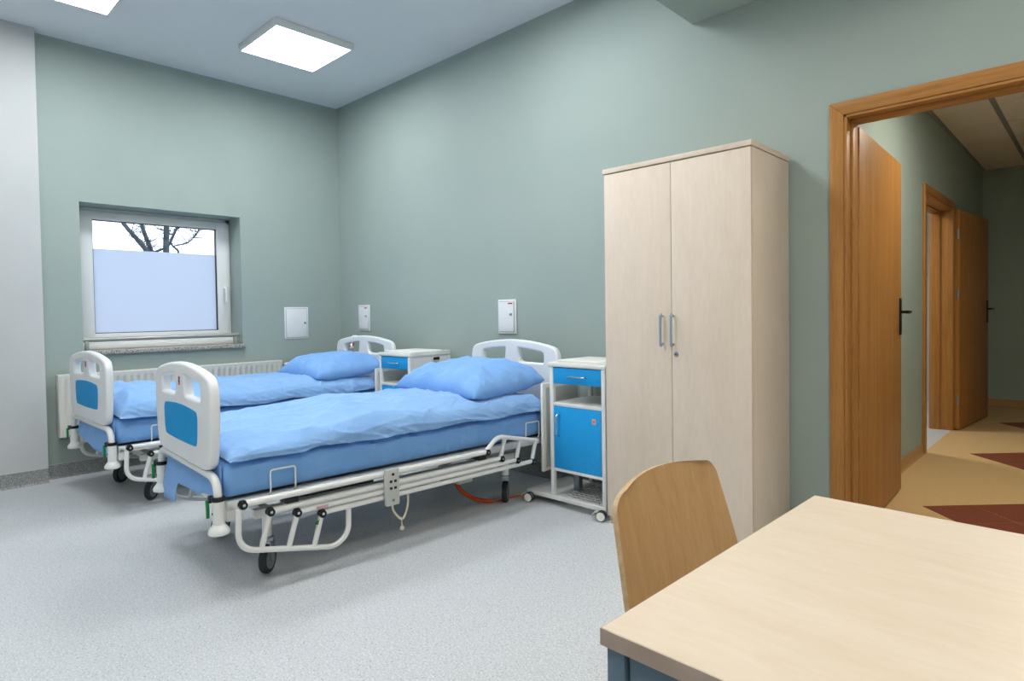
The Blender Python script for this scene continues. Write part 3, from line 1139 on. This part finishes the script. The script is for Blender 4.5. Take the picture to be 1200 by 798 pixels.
mattress('mattress', NEAR[0], NEAR[1], 1.7, 'mattress in blue sheet on the near bed',
         [(-.405, .240), (-.30, .246), (-.195, .258), (-.165, .355), (.1, .362), (.25, .385), (.36, .395), (.406, .395)])
mattress('mattress', FAR[0], FAR[1], 4.1, 'mattress in blue sheet on the bed by the radiator',
         [(-.405, .37), (-.2, .345), (.1, .32), (.33, .315), (.406, .34)])
duvet('duvet', NEAR[0], NEAR[1], 2.3, 'rumpled light blue duvet on the near bed', [(0, .50), (.30, .55), (.75, .92), (1.2, .82), (1.95, .78)])
duvet('duvet', FAR[0], FAR[1], 7.9, 'rumpled light blue duvet on the bed by the radiator, bunched at its foot', [(0, .9), (.3, .95), (.8, .85), (1.95, .85)], .022)
pillow('pillow', in_bed(NEAR, .015, 1.665, .655), NEAR[1] + 3, 3.3, 'plump blue pillow at the head of the near bed', 0, .77, .62, .215, (-.008, .026))
pillow('pillow', in_bed(FAR, .085, 1.67, .650), FAR[1] - 2, 8.1, 'plump blue pillow on the bed by the radiator', 0, .70, .60, .205, (-.006, .022))

# ------------------------------------------------------------------ handset with its cable
hs = empty('bed_handset', in_bed(NEAR, .532, .768, .0), NEAR[1])
M().box(-.013, .013, -.036, .036, .236, .410, .006).build('handset_body', 'light_grey_plastic', hs)
for zz, yy in ((.385, 0), (.352, -.012), (.352, .012), (.320, -.012), (.320, .012), (.262, 0)):
    M().box(.0125, .0150, yy - .007, yy + .007, zz - .006, zz + .006, .001).build('button', 'black_plastic' if zz > .3 else 'grey_plastic', hs)
o = M()
o.box(-.034, -.010, -.012, .012, .378, .404, .003)
o.build('hook', 'light_grey_plastic', hs)
o = M()
o.tube(catmull([(0, .0, .238), (0, .008, .205), (-.004, .04, .165), (-.012, .066, .155), (-.02, .09, .18), (-.03, .108, .225), (-.05, .118, .27), (-.09, .12, .29)], 6, False), .0055, 8)
o.build('cable', 'ivory_cable', hs)
o = M()
o.tube([(-.008, .055, .158), (-.008, .058, .118)], .003, 6)
o.lathe([(.004, .100), (.010, .103), (.010, .117), (.005, .122)], (-.008, .058, 0), 'z', 12)
o.build('cable_tag', 'ivory_cable', hs)
tag(hs, 'pale grey handset with buttons hooked on the side rail of the near bed', 'handset')

# orange mains lead under the near bed
o = M()
lead = [(2.665, -.855, .200), (2.690, -.845, .13), (2.705, -.80, .075), (2.735, -.74, .035), (2.776, -.665, .0135)]
o.tube(catmull(lead, 6, False), .0125, 10)
cord = o.build('power_cord', 'orange_cable')
o = M()
o.tube(catmull([(2.776, -.665, .010), (2.79, -.60, .006), (2.80, -.50, .006), (2.845, -.38, .006), (2.94, -.20, .006), (3.06, -.09, .006), (3.2, -.06, .006)], 6, False), .0055, 8)
o.build('thin_lead', 'orange_cable', cord)
tag(cord, 'orange power cord lying on the floor under the near bed', 'cord')


# call pendant hooked over the headboard of the far bed
cb = empty('call_pendant', in_bed(FAR, -.155, BL - .021, 0), FAR[1])
M().tube(fillet([(0, .030, .90), (0, .030, .956), (0, -.030, .956), (0, -.030, .885)], .016, 5), .006, 8).build('hook', 'plastic_white', cb)
M().lathe([(.008, .845), (.017, .853), (.019, .868), (.014, .884), (.007, .890)], (0, -.034, 0), 'z', 16).build('bell_body', 'plastic_white', cb)
M().lathe([(.007, 0), (.007, .006)], (0, -.056, .868), 'y', 12).build('button', 'red_print', cb)
M().box(.016, .030, -.040, -.030, .868, .898, .003).build('clip', 'red_print', cb)
M().tube(catmull([(0, -.034, .846), (.015, -.032, .825), (.04, -.03, .80), (.05, -.028, .77)], 5, False), .003, 6).build('cord', 'red_print', cb)
tag(cb, 'small white and red call pendant hooked on the headboard of the bed by the radiator', 'call button')


# ------------------------------------------------------------------ bedside cabinets
def make_cabinet():
    """front at y = 0, width 0..0.395 along x, back at y = 0.40"""
    c = empty('bedside_cabinet')
    Wd, Dp = .395, .395
    fr = M()
    for x in (0, Wd - .026):
        for y in (0, Dp - .026):
            fr.box(x, x + .026, y, y + .026, .062, .822, .003)
    fr.box(.026, Wd - .026, .002, .024, .212, .230, .002)
    fr.box(.026, Wd - .026, Dp - .024, Dp - .002, .212, .230, .002)
    fr.build('frame', 'cabinet_white', c)
    t = M()
    t.box(-.012, Wd + .006, -.006, Dp + .004, .822, .848, .007)
    top = t.build('top', 'cream_top', c)
    t = M()
    t.box(.03, Wd - .04, .03, Dp - .05, .8475, .862, .006)
    t.build('raised_tray', 'cream_top', top)
    t = M()
    t.box(Wd - .03, Wd + .004, .01, Dp, .8475, .857, .004)
    t.build('rim', 'cream_top', top)
    d = M()
    d.box(.028, Wd - .028, .001, .018, .726, .818, .002)
    dr = d.build('drawer', 'laminate_blue', c)
    d = M()
    d.box(.030, Wd - .030, .018, Dp - .03, .728, .815)
    d.build('drawer_box', 'cabinet_white', dr)
    d = M()
    d.tube(fillet([(.135, .002, .772), (.142, -.022, .772), (.258, -.022, .772), (.265, .002, .772)], .014, 5), .0048, 8)
    d.build('handle', 'chrome', dr)
    s = M()
    s.box(.004, Wd - .004, .004, Dp - .004, .594, .612, .002)
    s.build('shelf', 'cabinet_white', c)
    s = M()
    s.box(.03, Wd - .03, .025, Dp - .03, .230, .594)
    s.build('cupboard_box', 'cabinet_white', c)
    for x in (0.0, Wd - .012):
        s = M()
        s.box(x + .001, x + .011, .026, Dp - .026, .720, .822)
        s.box(x + .001, x + .011, .026, Dp - .026, .214, .596)
        s.build('side_panel', 'cabinet_white', c)
    d = M()
    d.box(.029, Wd - .029, .001, .019, .231, .592, .002)
    do = d.build('door', 'laminate_blue', c)
    d = M()
    d.tube(fillet([(.070, .002, .552), (.067, -.024, .542), (.067, -.024, .430), (.070, .002, .420)], .014, 5), .0048, 8)
    d.build('handle', 'chrome', do)
    d = M()
    d.box(.305, .333, -.0005, .0015, .516, .546)
    st = d.build('sticker', 'pink_print', do)
    d = M()
    d.box(.315, .323, -.001, 0, .526, .536)
    d.build('emblem', 'red_print', st)
    # wide foot platform that reaches under the bed
    p = M()
    p.box(-.195, Wd, -.002, .026, .040, .064, .003)
    p.box(-.195, -.04, .026, Dp - .026, .048, .060)
    p.box(-.195, Wd, Dp - .026, Dp + .002, .040, .064, .003)
    p.box(-.195, -.165, 0, Dp, .040, .064, .003).box(Wd - .026, Wd, 0, Dp, .040, .064, .003)
    p.box(-.04, .05, .026, Dp - .026, .048, .060)
    p.build('foot_platform', 'cabinet_white', c)
    for k_ in range(9):
        q = M()
        x = .065 + k_ * .036
        q.cyl((x, .02, .058), (x, Dp - .02, .058), .0040, 6)
        q.build('grid_wire', 'cabinet_white', c)
    for k_ in range(9):
        q = M()
        y = .05 + k_ * .036
        q.cyl((.05, y, .058), (Wd - .02, y, .058), .0040, 6)
        q.build('grid_wire', 'cabinet_white', c)
    # folded overbed tray hanging on the side and its column
    q = M()
    q.box(-.082, -.062, .008, Dp - .02, .186, .716, .006)
    tr_ = q.build('folding_tray', 'cream_top', c)
    q = M()
    q.box(-.0625, -.056, .03, Dp - .05, .21, .69, .003)
    q.build('tray_inset', 'light_grey_plastic', tr_)
    q = M()
    q.box(.035, .075, .17, .21, .06, .23, .003)
    q.build('column', 'zinc', c)
    M().box(-.062, .002, .18, .20, .56, .59, .003).build('tray_arm', 'zinc', c)
    return c


def control_box(c, Wd=.395):
    """small reader box on the right side"""
    q = M()
    q.box(Wd - .001, Wd + .022, .205, .268, .748, .815, .003)
    bx = q.build('control_box', 'light_grey_plastic', c)
    q = M()
    q.box(Wd + .0215, Wd + .0235, .207, .266, .790, .812)
    q.build('display', 'black_plastic', bx)
    for a_ in range(3):
        q = M()
        q.box(Wd + .0215, Wd + .0235, .214 + a_ * .018, .224 + a_ * .018, .762, .774)
        q.build('button', 'grey_plastic', bx)


def cabinet_casters(c, Wd=.395, Dp=.395):
    for x, y, rz in ((-.150, -.028, 15), (Wd - .012, -.03, 20), (-.150, Dp - .03, -40), (Wd - .012, Dp - .03, 30)):
        e = empty('caster', (x, y, 0), rz)
        e.parent = c
        r_ = .0285
        for s_ in (-1, 1):
            q = M()
            q.lathe([(r_ * .86, -.0075), (r_, -.004), (r_, .004), (r_ * .86, .0075)], (0, s_ * .011, r_), 'y', 20)
            wh = q.build('wheel', 'rubber', e)
            q = M()
            q.lathe([(r_ * .84, -.0085), (r_ * .84, .0085)], (0, s_ * .011, r_), 'y', 18)
            q.build('wheel_disc', 'cream_top', e)
        q = M()
        q.lathe([(.012, .03), (.014, .0395)], (0, 0, 0), 'z', 12)
        q.box(-.016, .016, -.004, .004, .022, .042, .002)
        q.prism([(-.018, .058), (-.038, .050), (-.050, .036), (-.046, .034), (-.034, .044), (-.014, .050)], 'y', -.014, .014)
        q.build('brake_lever', 'light_grey_plastic', e)


cab = make_cabinet()
cabinet_casters(cab)
cab.location = (3.074, -.452, 0)
tag(cab, 'white and blue bedside cabinet between the near bed and the wardrobe', 'cabinet', 'bedside cabinets')
cab2 = copy_tree(cab)
cab2.location = (1.322, -.452, 0)
control_box(cab2)
tag(cab2, 'white and blue bedside cabinet standing between the two beds', 'cabinet', 'bedside cabinets')

# ------------------------------------------------------------------ wardrobe
wr = empty('wardrobe', (3.490, -.471, 0))
WW, WD, WH = .795, .455, 1.897
o = M()
o.box(0, .018, .02, WD, .012, 1.869, .001).box(WW - .018, WW, .02, WD, .012, 1.869, .001)
o.build('side_panel', 'birch', wr)
M().box(.018, WW - .018, WD - .008, WD, .04, 1.868).build('back_panel', 'birch', wr)
M().box(.018, WW - .018, .03, WD - .01, .04, .058).build('bottom_panel', 'birch', wr)
M().box(-.006, WW + .004, -.004, WD + .002, 1.872, WH, .001).build('top_panel', 'birch', wr)
M().box(.004, WW - .004, .03, .05, .0, .04).build('plinth', 'birch', wr)
for x in (.02, WW - .05):
    M().box(x, x + .03, -.0, .03, 0, .012).build('foot', 'birch_edge', wr)
SE = .396
for (a_, b_, hx) in ((.001, SE - .0015, SE - .047), (SE + .0015, WW - .001, SE + .012)):
    dd = M().box(a_, b_, 0, .018, .038, 1.867, .001).build('door', 'birch', wr)
    q = M()
    for zz in (.975, 1.113):
        q.cyl((hx, -.022, zz), (hx, .002, zz), .0045, 10)
    q.build('handle_post', 'zinc', dd)
    q = M()
    q.tube(fillet([(hx, -.020, .966), (hx, -.028, .968), (hx, -.028, 1.120), (hx, -.020, 1.122)], .006, 4), .0062, 10)
    q.build('handle', 'handle_grey', dd)
    if hx > SE:
        q = M()
        q.lathe([(.011, -.006), (.012, -.003), (.012, .002)], (hx + .012, 0, .925), 'y', 16)
        lk = q.build('lock', 'zinc', dd)
        q = M()
        q.box(hx + .008, hx + .016, -.0068, -.005, .922, .928)
        q.build('keyhole', 'black_plastic', lk)
tag(wr, 'tall pale birch wardrobe with two doors', 'wardrobe')

# ------------------------------------------------------------------ wall boxes, radiator
def wall_box(loc, rz, w_, h_, d_, label, lock_, red):
    e = empty('wall_cabinet', loc, rz)
    q = M()
    q.box(0, w_, -d_ * .55, 0, 0, h_, .003)
    q.build('frame', 'plastic_white', e)
    g = .016
    q = M()
    q.box(g - .003, w_ - g + .003, -d_ * .55 - .0006, -d_ * .5, g - .003, h_ - g + .003)
    q.build('gap', 'grey_plastic', e)
    q = M()
    q.box(g, w_ - g, -d_, -d_ * .45, g, h_ - g, .002)
    dd = q.build('door', 'plastic_white', e)
    if lock_ == 'round':
        q = M()
        q.lathe([(.009, -.004), (.010, -.001), (.010, .004)], (w_ - g - .020, -d_, h_ * .5), 'y', 14)
        q.build('lock', 'grey_plastic', dd)
    else:
        q = M()
        q.box(w_ - g - .034, w_ - g - .014, -d_ - .008, -d_ + .001, h_ * .53, h_ * .60, .003)
        q.build('latch', 'zinc', dd)
    if red:
        q = M()
        q.box(w_ - g - .052, w_ - g - .006, -d_ - .0008, -d_ + .001, h_ - g - .018, h_ - g - .008)
        q.build('print', 'red_print', dd)
    return tag(e, label, 'wall cabinet', 'white wall cabinets')


wall_box((.336, -.001, .994), 0, .182, .241, .018, 'small white wall cabinet above the head of the bed by the radiator', 'latch', True)
wall_box((2.212, -.001, .990), 0, .179, .248, .022, 'small white wall cabinet above the head of the near bed', 'latch', True)
wall_box((.001, -.580, .928), 90, .233, .295, .010, 'square white access panel on the window wall near the corner', 'round', False)

rd = empty('radiator', (.0, -2.307, 0))
RL = 1.640
q = M()
zA, zB = .305, .735
# pressed front sheet with vertical channels
sec = [(.113, 0.0)]
n_ch = 36
pitch = RL / n_ch
for i in range(n_ch):
    y = i * pitch
    sec += [(.113, y + pitch * .12), (.122, y + pitch * .26), (.122, y + pitch * .74), (.113, y + pitch * .88)]
sec.append((.113, RL))
rows = [[(x if z not in (zA, zA + .022, zB - .022, zB) else .121, y, z) for x, y in sec] for z in (zA, zA + .022, zA + .03, zB - .03, zB - .022, zB)]
q.grid(rows)
front = q.build('front_panel', 'radiator_white', rd, 50)
M().box(.04, .107, .01, RL - .01, zA + .01, zB - .01).build('core', 'radiator_white', rd)
for y in (0, RL - .004):
    M().box(.035, .122, y, y + .004, zA, zB + .012, .001).build('end_cover', 'radiator_white', rd)
q = M()
q.box(.110, .1225, 0, RL, zB - .004, zB + .012, .003)
q.box(.035, .041, 0, RL, zB - .004, zB + .012, .002)
q.build('top_rim', 'radiator_white', rd)
q = M()
for i in range(n_ch):
    y = i * pitch + pitch * .2
    q.box(.041, .109, y, y + pitch * .5, zB + .004, zB + .010)
gr = q.build('top_grille', 'radiator_white', rd)
for y in (.2, RL - .24):
    M().box(.004, .041, y, y + .04, .4, .6).build('bracket', 'radiator_white', rd)
q = M()
q.cyl((.08, RL, .70), (.08, RL + .035, .70), .011, 10).cyl((.08, RL + .03, .70), (.08, RL + .03, .10), .008, 10)
q.cyl((.08, RL + .03, .10), (.006, RL + .03, .10), .008, 10)
q.build('valve_pipe', 'chrome', rd)
q = M()
q.lathe([(.014, .0), (.020, .006), (.0235, .02), (.0235, .052), (.018, .06)], (.08, RL + .038, .70), 'y', 18)
q.build('thermostat_knob', 'cream_top', rd)
tag(rd, 'long white panel radiator under the window', 'radiator')

# ------------------------------------------------------------------ table and chair
tb = empty('table', (4.993, -1.851, 0), -.863)
TW, TL = .742, 1.40
q = M()
q.box(0, TL, -TW, 0, .7275, .75, .0012, 1)
q.build('table_top', 'birch_top', tb)
q = M()
e_ = .0006
q.box(-e_, TL + e_, -TW - e_, -TW + .0008, .7285, .749)
q.box(-e_, .0008, -TW, 0, .7285, .749).box(TL - .0008, TL + e_, -TW, 0, .7285, .749).box(0, TL, -.0008, e_, .7285, .749)
q.build('edge_band', 'birch_edge', tb)
for x in (.006, TL - .056):
    for y in (-TW + .004, -.054):
        q = M()
        q.box(x, x + (.026 if x < .1 else .05), y, y + .05, 0, .7272, .002)
        q.build('leg', 'steel_blue', tb)
for y in (-TW + .009, -.03):
    q = M()
    q.box(.035, TL - .06, y, y + .02, .625, .7272, .002)
    q.build('apron', 'steel_blue', tb)
for x in (.010, TL - .05):
    q = M()
    q.box(x, x + .018, -TW + .056, -.056, .645, .7272, .002)
    q.build('apron', 'steel_blue', tb)
tag(tb, 'pale wooden table with steel blue legs in the right foreground', 'table')

ch = empty('chair', (4.95, -1.968, 0), 0)


def shell(rows_pts, thick, nrm=None):
    """sheet of plywood from a grid of mid points"""
    mb = M()
    n1, n2 = len(rows_pts), len(rows_pts[0])
    P = [[Vector(p) for p in r_] for r_ in rows_pts]
    A, B = [], []
    for i in range(n1):
        ra, rb = [], []
        for j in range(n2):
            du = P[min(i + 1, n1 - 1)][j] - P[max(i - 1, 0)][j]
            dv = P[i][min(j + 1, n2 - 1)] - P[i][max(j - 1, 0)]
            nn = (nrm(P[i][j]) if nrm else du.cross(dv).normalized()) * thick / 2
            ra.append(mb.bm.verts.new(P[i][j] + nn))
            rb.append(mb.bm.verts.new(P[i][j] - nn))
        A.append(ra)
        B.append(rb)
    for i in range(n1 - 1):
        for j in range(n2 - 1):
            mb.bm.faces.new((A[i][j], A[i + 1][j], A[i + 1][j + 1], A[i][j + 1]))
            mb.bm.faces.new((B[i][j], B[i][j + 1], B[i + 1][j + 1], B[i + 1][j]))
    rim_a = [A[0][j] for j in range(n2)] + [A[i][-1] for i in range(1, n1)] + [A[-1][j] for j in range(n2 - 2, -1, -1)] + [A[i][0] for i in range(n1 - 2, 0, -1)]
    rim_b = [B[0][j] for j in range(n2)] + [B[i][-1] for i in range(1, n1)] + [B[-1][j] for j in range(n2 - 2, -1, -1)] + [B[i][0] for i in range(n1 - 2, 0, -1)]
    k_ = len(rim_a)
    rim = []
    for i in range(k_):
        rim.append(mb.bm.faces.new((rim_a[i], rim_b[i], rim_b[(i + 1) % k_], rim_a[(i + 1) % k_])))
    for f in rim:
        f.material_index = 1
    return mb


rows = []
nb, nw = 40, 33
for i in range(nb + 1):
    t = 1 - (1 - i / nb) ** 2.2                  # 0 bottom, 1 top, rows crowd towards the top
    z = .46 + .322 * t
    lean = -.19 - .075 * t                       # local x of the back
    hwid = .250 - .036 * t ** 1.3
    rc = .044
    below = .322 * (1 - t)
    if below < rc:                               # rounded upper corners
        hwid -= rc - math.sqrt(max(0, rc * rc - (rc - below) ** 2))
    row = []
    for j in range(nw):
        v = -1 + 2 * j / (nw - 1)
        zt = z - .012 * v * v * max(0, (t - .5) / .5)
        row.append((lean + .030 * (v * v), v * hwid, zt))
    rows.append(row)
bk = shell(rows, .011, lambda q_: Vector((1, -.24 * q_.y / .23, .233)).normalized()).build('backrest', 'plywood', ch, 50)
bk.data.materials.append(MATS['plywood_edge'])
rows = []
for i in range(19):
    t = i / 18
    x = -.20 + .42 * t
    row = []
    for j in range(19):
        v = -1 + 2 * j / 18
        hw_ = .20 + .012 * math.sin(t * PI)
        z = .452 - .018 * math.sin(t * PI * .9) + .008 * v * v - .02 * max(0, t - .8) * 5 * .6
        row.append((x, v * hw_, z))
    rows.append(row)
st = shell(rows, .011).build('seat', 'plywood', ch, 50)
st.data.materials.append(MATS['plywood_edge'])
for s in (-1, 1):
    q = M()
    q.tube(fillet([(-.245, s * .19, 0), (-.20, s * .19, .435), (.0, s * .19, .428)], .04, 6), .011, 10)
    q.build('leg', 'zinc', ch)
    q = M()
    q.tube(fillet([(.20, s * .19, 0), (.17, s * .19, .428), (.0, s * .19, .428)], .04, 6), .011, 10)
    q.build('leg', 'zinc', ch)
    q = M()
    q.tube([(-.200, s * .16, .43), (-.222, s * .16, .52), (-.236, s * .15, .60)], .010, 10)
    q.build('back_support', 'zinc', ch)
q = M()
q.cyl((-.12, -.19, .428), (-.12, .19, .428), .010, 10).cyl((.10, -.19, .428), (.10, .19, .428), .010, 10)
q.build('cross_bar', 'zinc', ch)
tag(ch, 'plywood chair with curved back tucked under the table', 'chair')

# ------------------------------------------------------------------ outside
gd = struct(M().box(-30, -.9, -25, 25, -.6, -.4).build('ground', 'ground_outside'))
tree = empty('bare_tree', (-4, -.33, -.4))
tag(tree, 'leafless tree seen through the clear top of the window', 'tree')


def branch(pts, r0, r1, name='branch', nsub=6):
    q = M()
    pl = catmull([(x + 4, y + .33, z + .4) for x, y, z in pts], nsub, False)
    k_ = len(pl)
    kk = 1.0 if name == 'trunk' else 1.3
    q.tube(pl, [(r0 + (r1 - r0) * i / (k_ - 1)) * kk for i in range(k_)], 8)
    return q.build(name, 'bark', tree)


branch([(-4, -.36, -.4), (-4, -.335, 1.0), (-4, -.333, 2.05), (-4, -.324, 2.4), (-4, -.31, 3.4)], .055, .03, 'trunk')
branch([(-4.02, -.335, 1.2), (-4.1, -.42, 1.75), (-4.05, -.50, 2.04), (-4.05, -.61, 2.40), (-4.0, -.75, 2.95)], .032, .016)
branch([(-4.0, -.34, 1.35), (-3.98, -.46, 1.85), (-3.98, -.567, 2.037), (-3.95, -.70, 2.2), (-3.95, -.855, 2.40), (-3.9, -1.1, 2.75)], .032, .017)
branch([(-4.05, -.48, 2.05), (-4.0, -.40, 2.085), (-4, -.30, 2.15), (-4.02, -.25, 2.24), (-4, -.19, 2.40), (-4, -.15, 2.6)], .013, .006)
branch([(-4, -.334, 1.85), (-4.02, -.172, 2.055), (-4, -.25, 2.15), (-4, -.275, 2.229), (-4, -.22, 2.34), (-4, -.16, 2.5)], .014, .006)
branch([(-4.0, -.25, 2.144), (-4, -.1, 2.19), (-4, .0, 2.25), (-4, .086, 2.376), (-4, .14, 2.5)], .008, .004)
tw = M()
rnd = random.Random(5)
starts = [(-3.97, -.62, 2.10), (-3.96, -.68, 2.17), (-3.96, -.76, 2.28), (-4.05, -.55, 2.2), (-4.05, -.60, 2.36), (-4, -.2, 2.38), (-4, -.05, 2.2), (-4, .03, 2.28), (-4, -.25, 2.3), (-3.98, -.5, 1.95), (-3.98, -.57, 2.04), (-4, .08, 2.37), (-4, -.32, 2.2), (-4, -.32, 2.35)]
for s in starts:
    for _ in range(11):
        p = Vector(s) + Vector((4, .33, .4))
        d = Vector((rnd.uniform(-.4, .4), rnd.uniform(-1, 1), rnd.uniform(-.2, .9))).normalized()
        path = [p.copy()]
        for k_ in range(6):
            d = (d + Vector((rnd.uniform(-.4, .4), rnd.uniform(-.5, .5), rnd.uniform(-.35, .4)))).normalized()
            p = p + d * rnd.uniform(.025, .06)
            path.append(p.copy())
        tw.tube(path, [.0042 - .0004 * i for i in range(len(path))], 4)
tw.build('twigs', 'bark', tree)['kind'] = 'stuff'
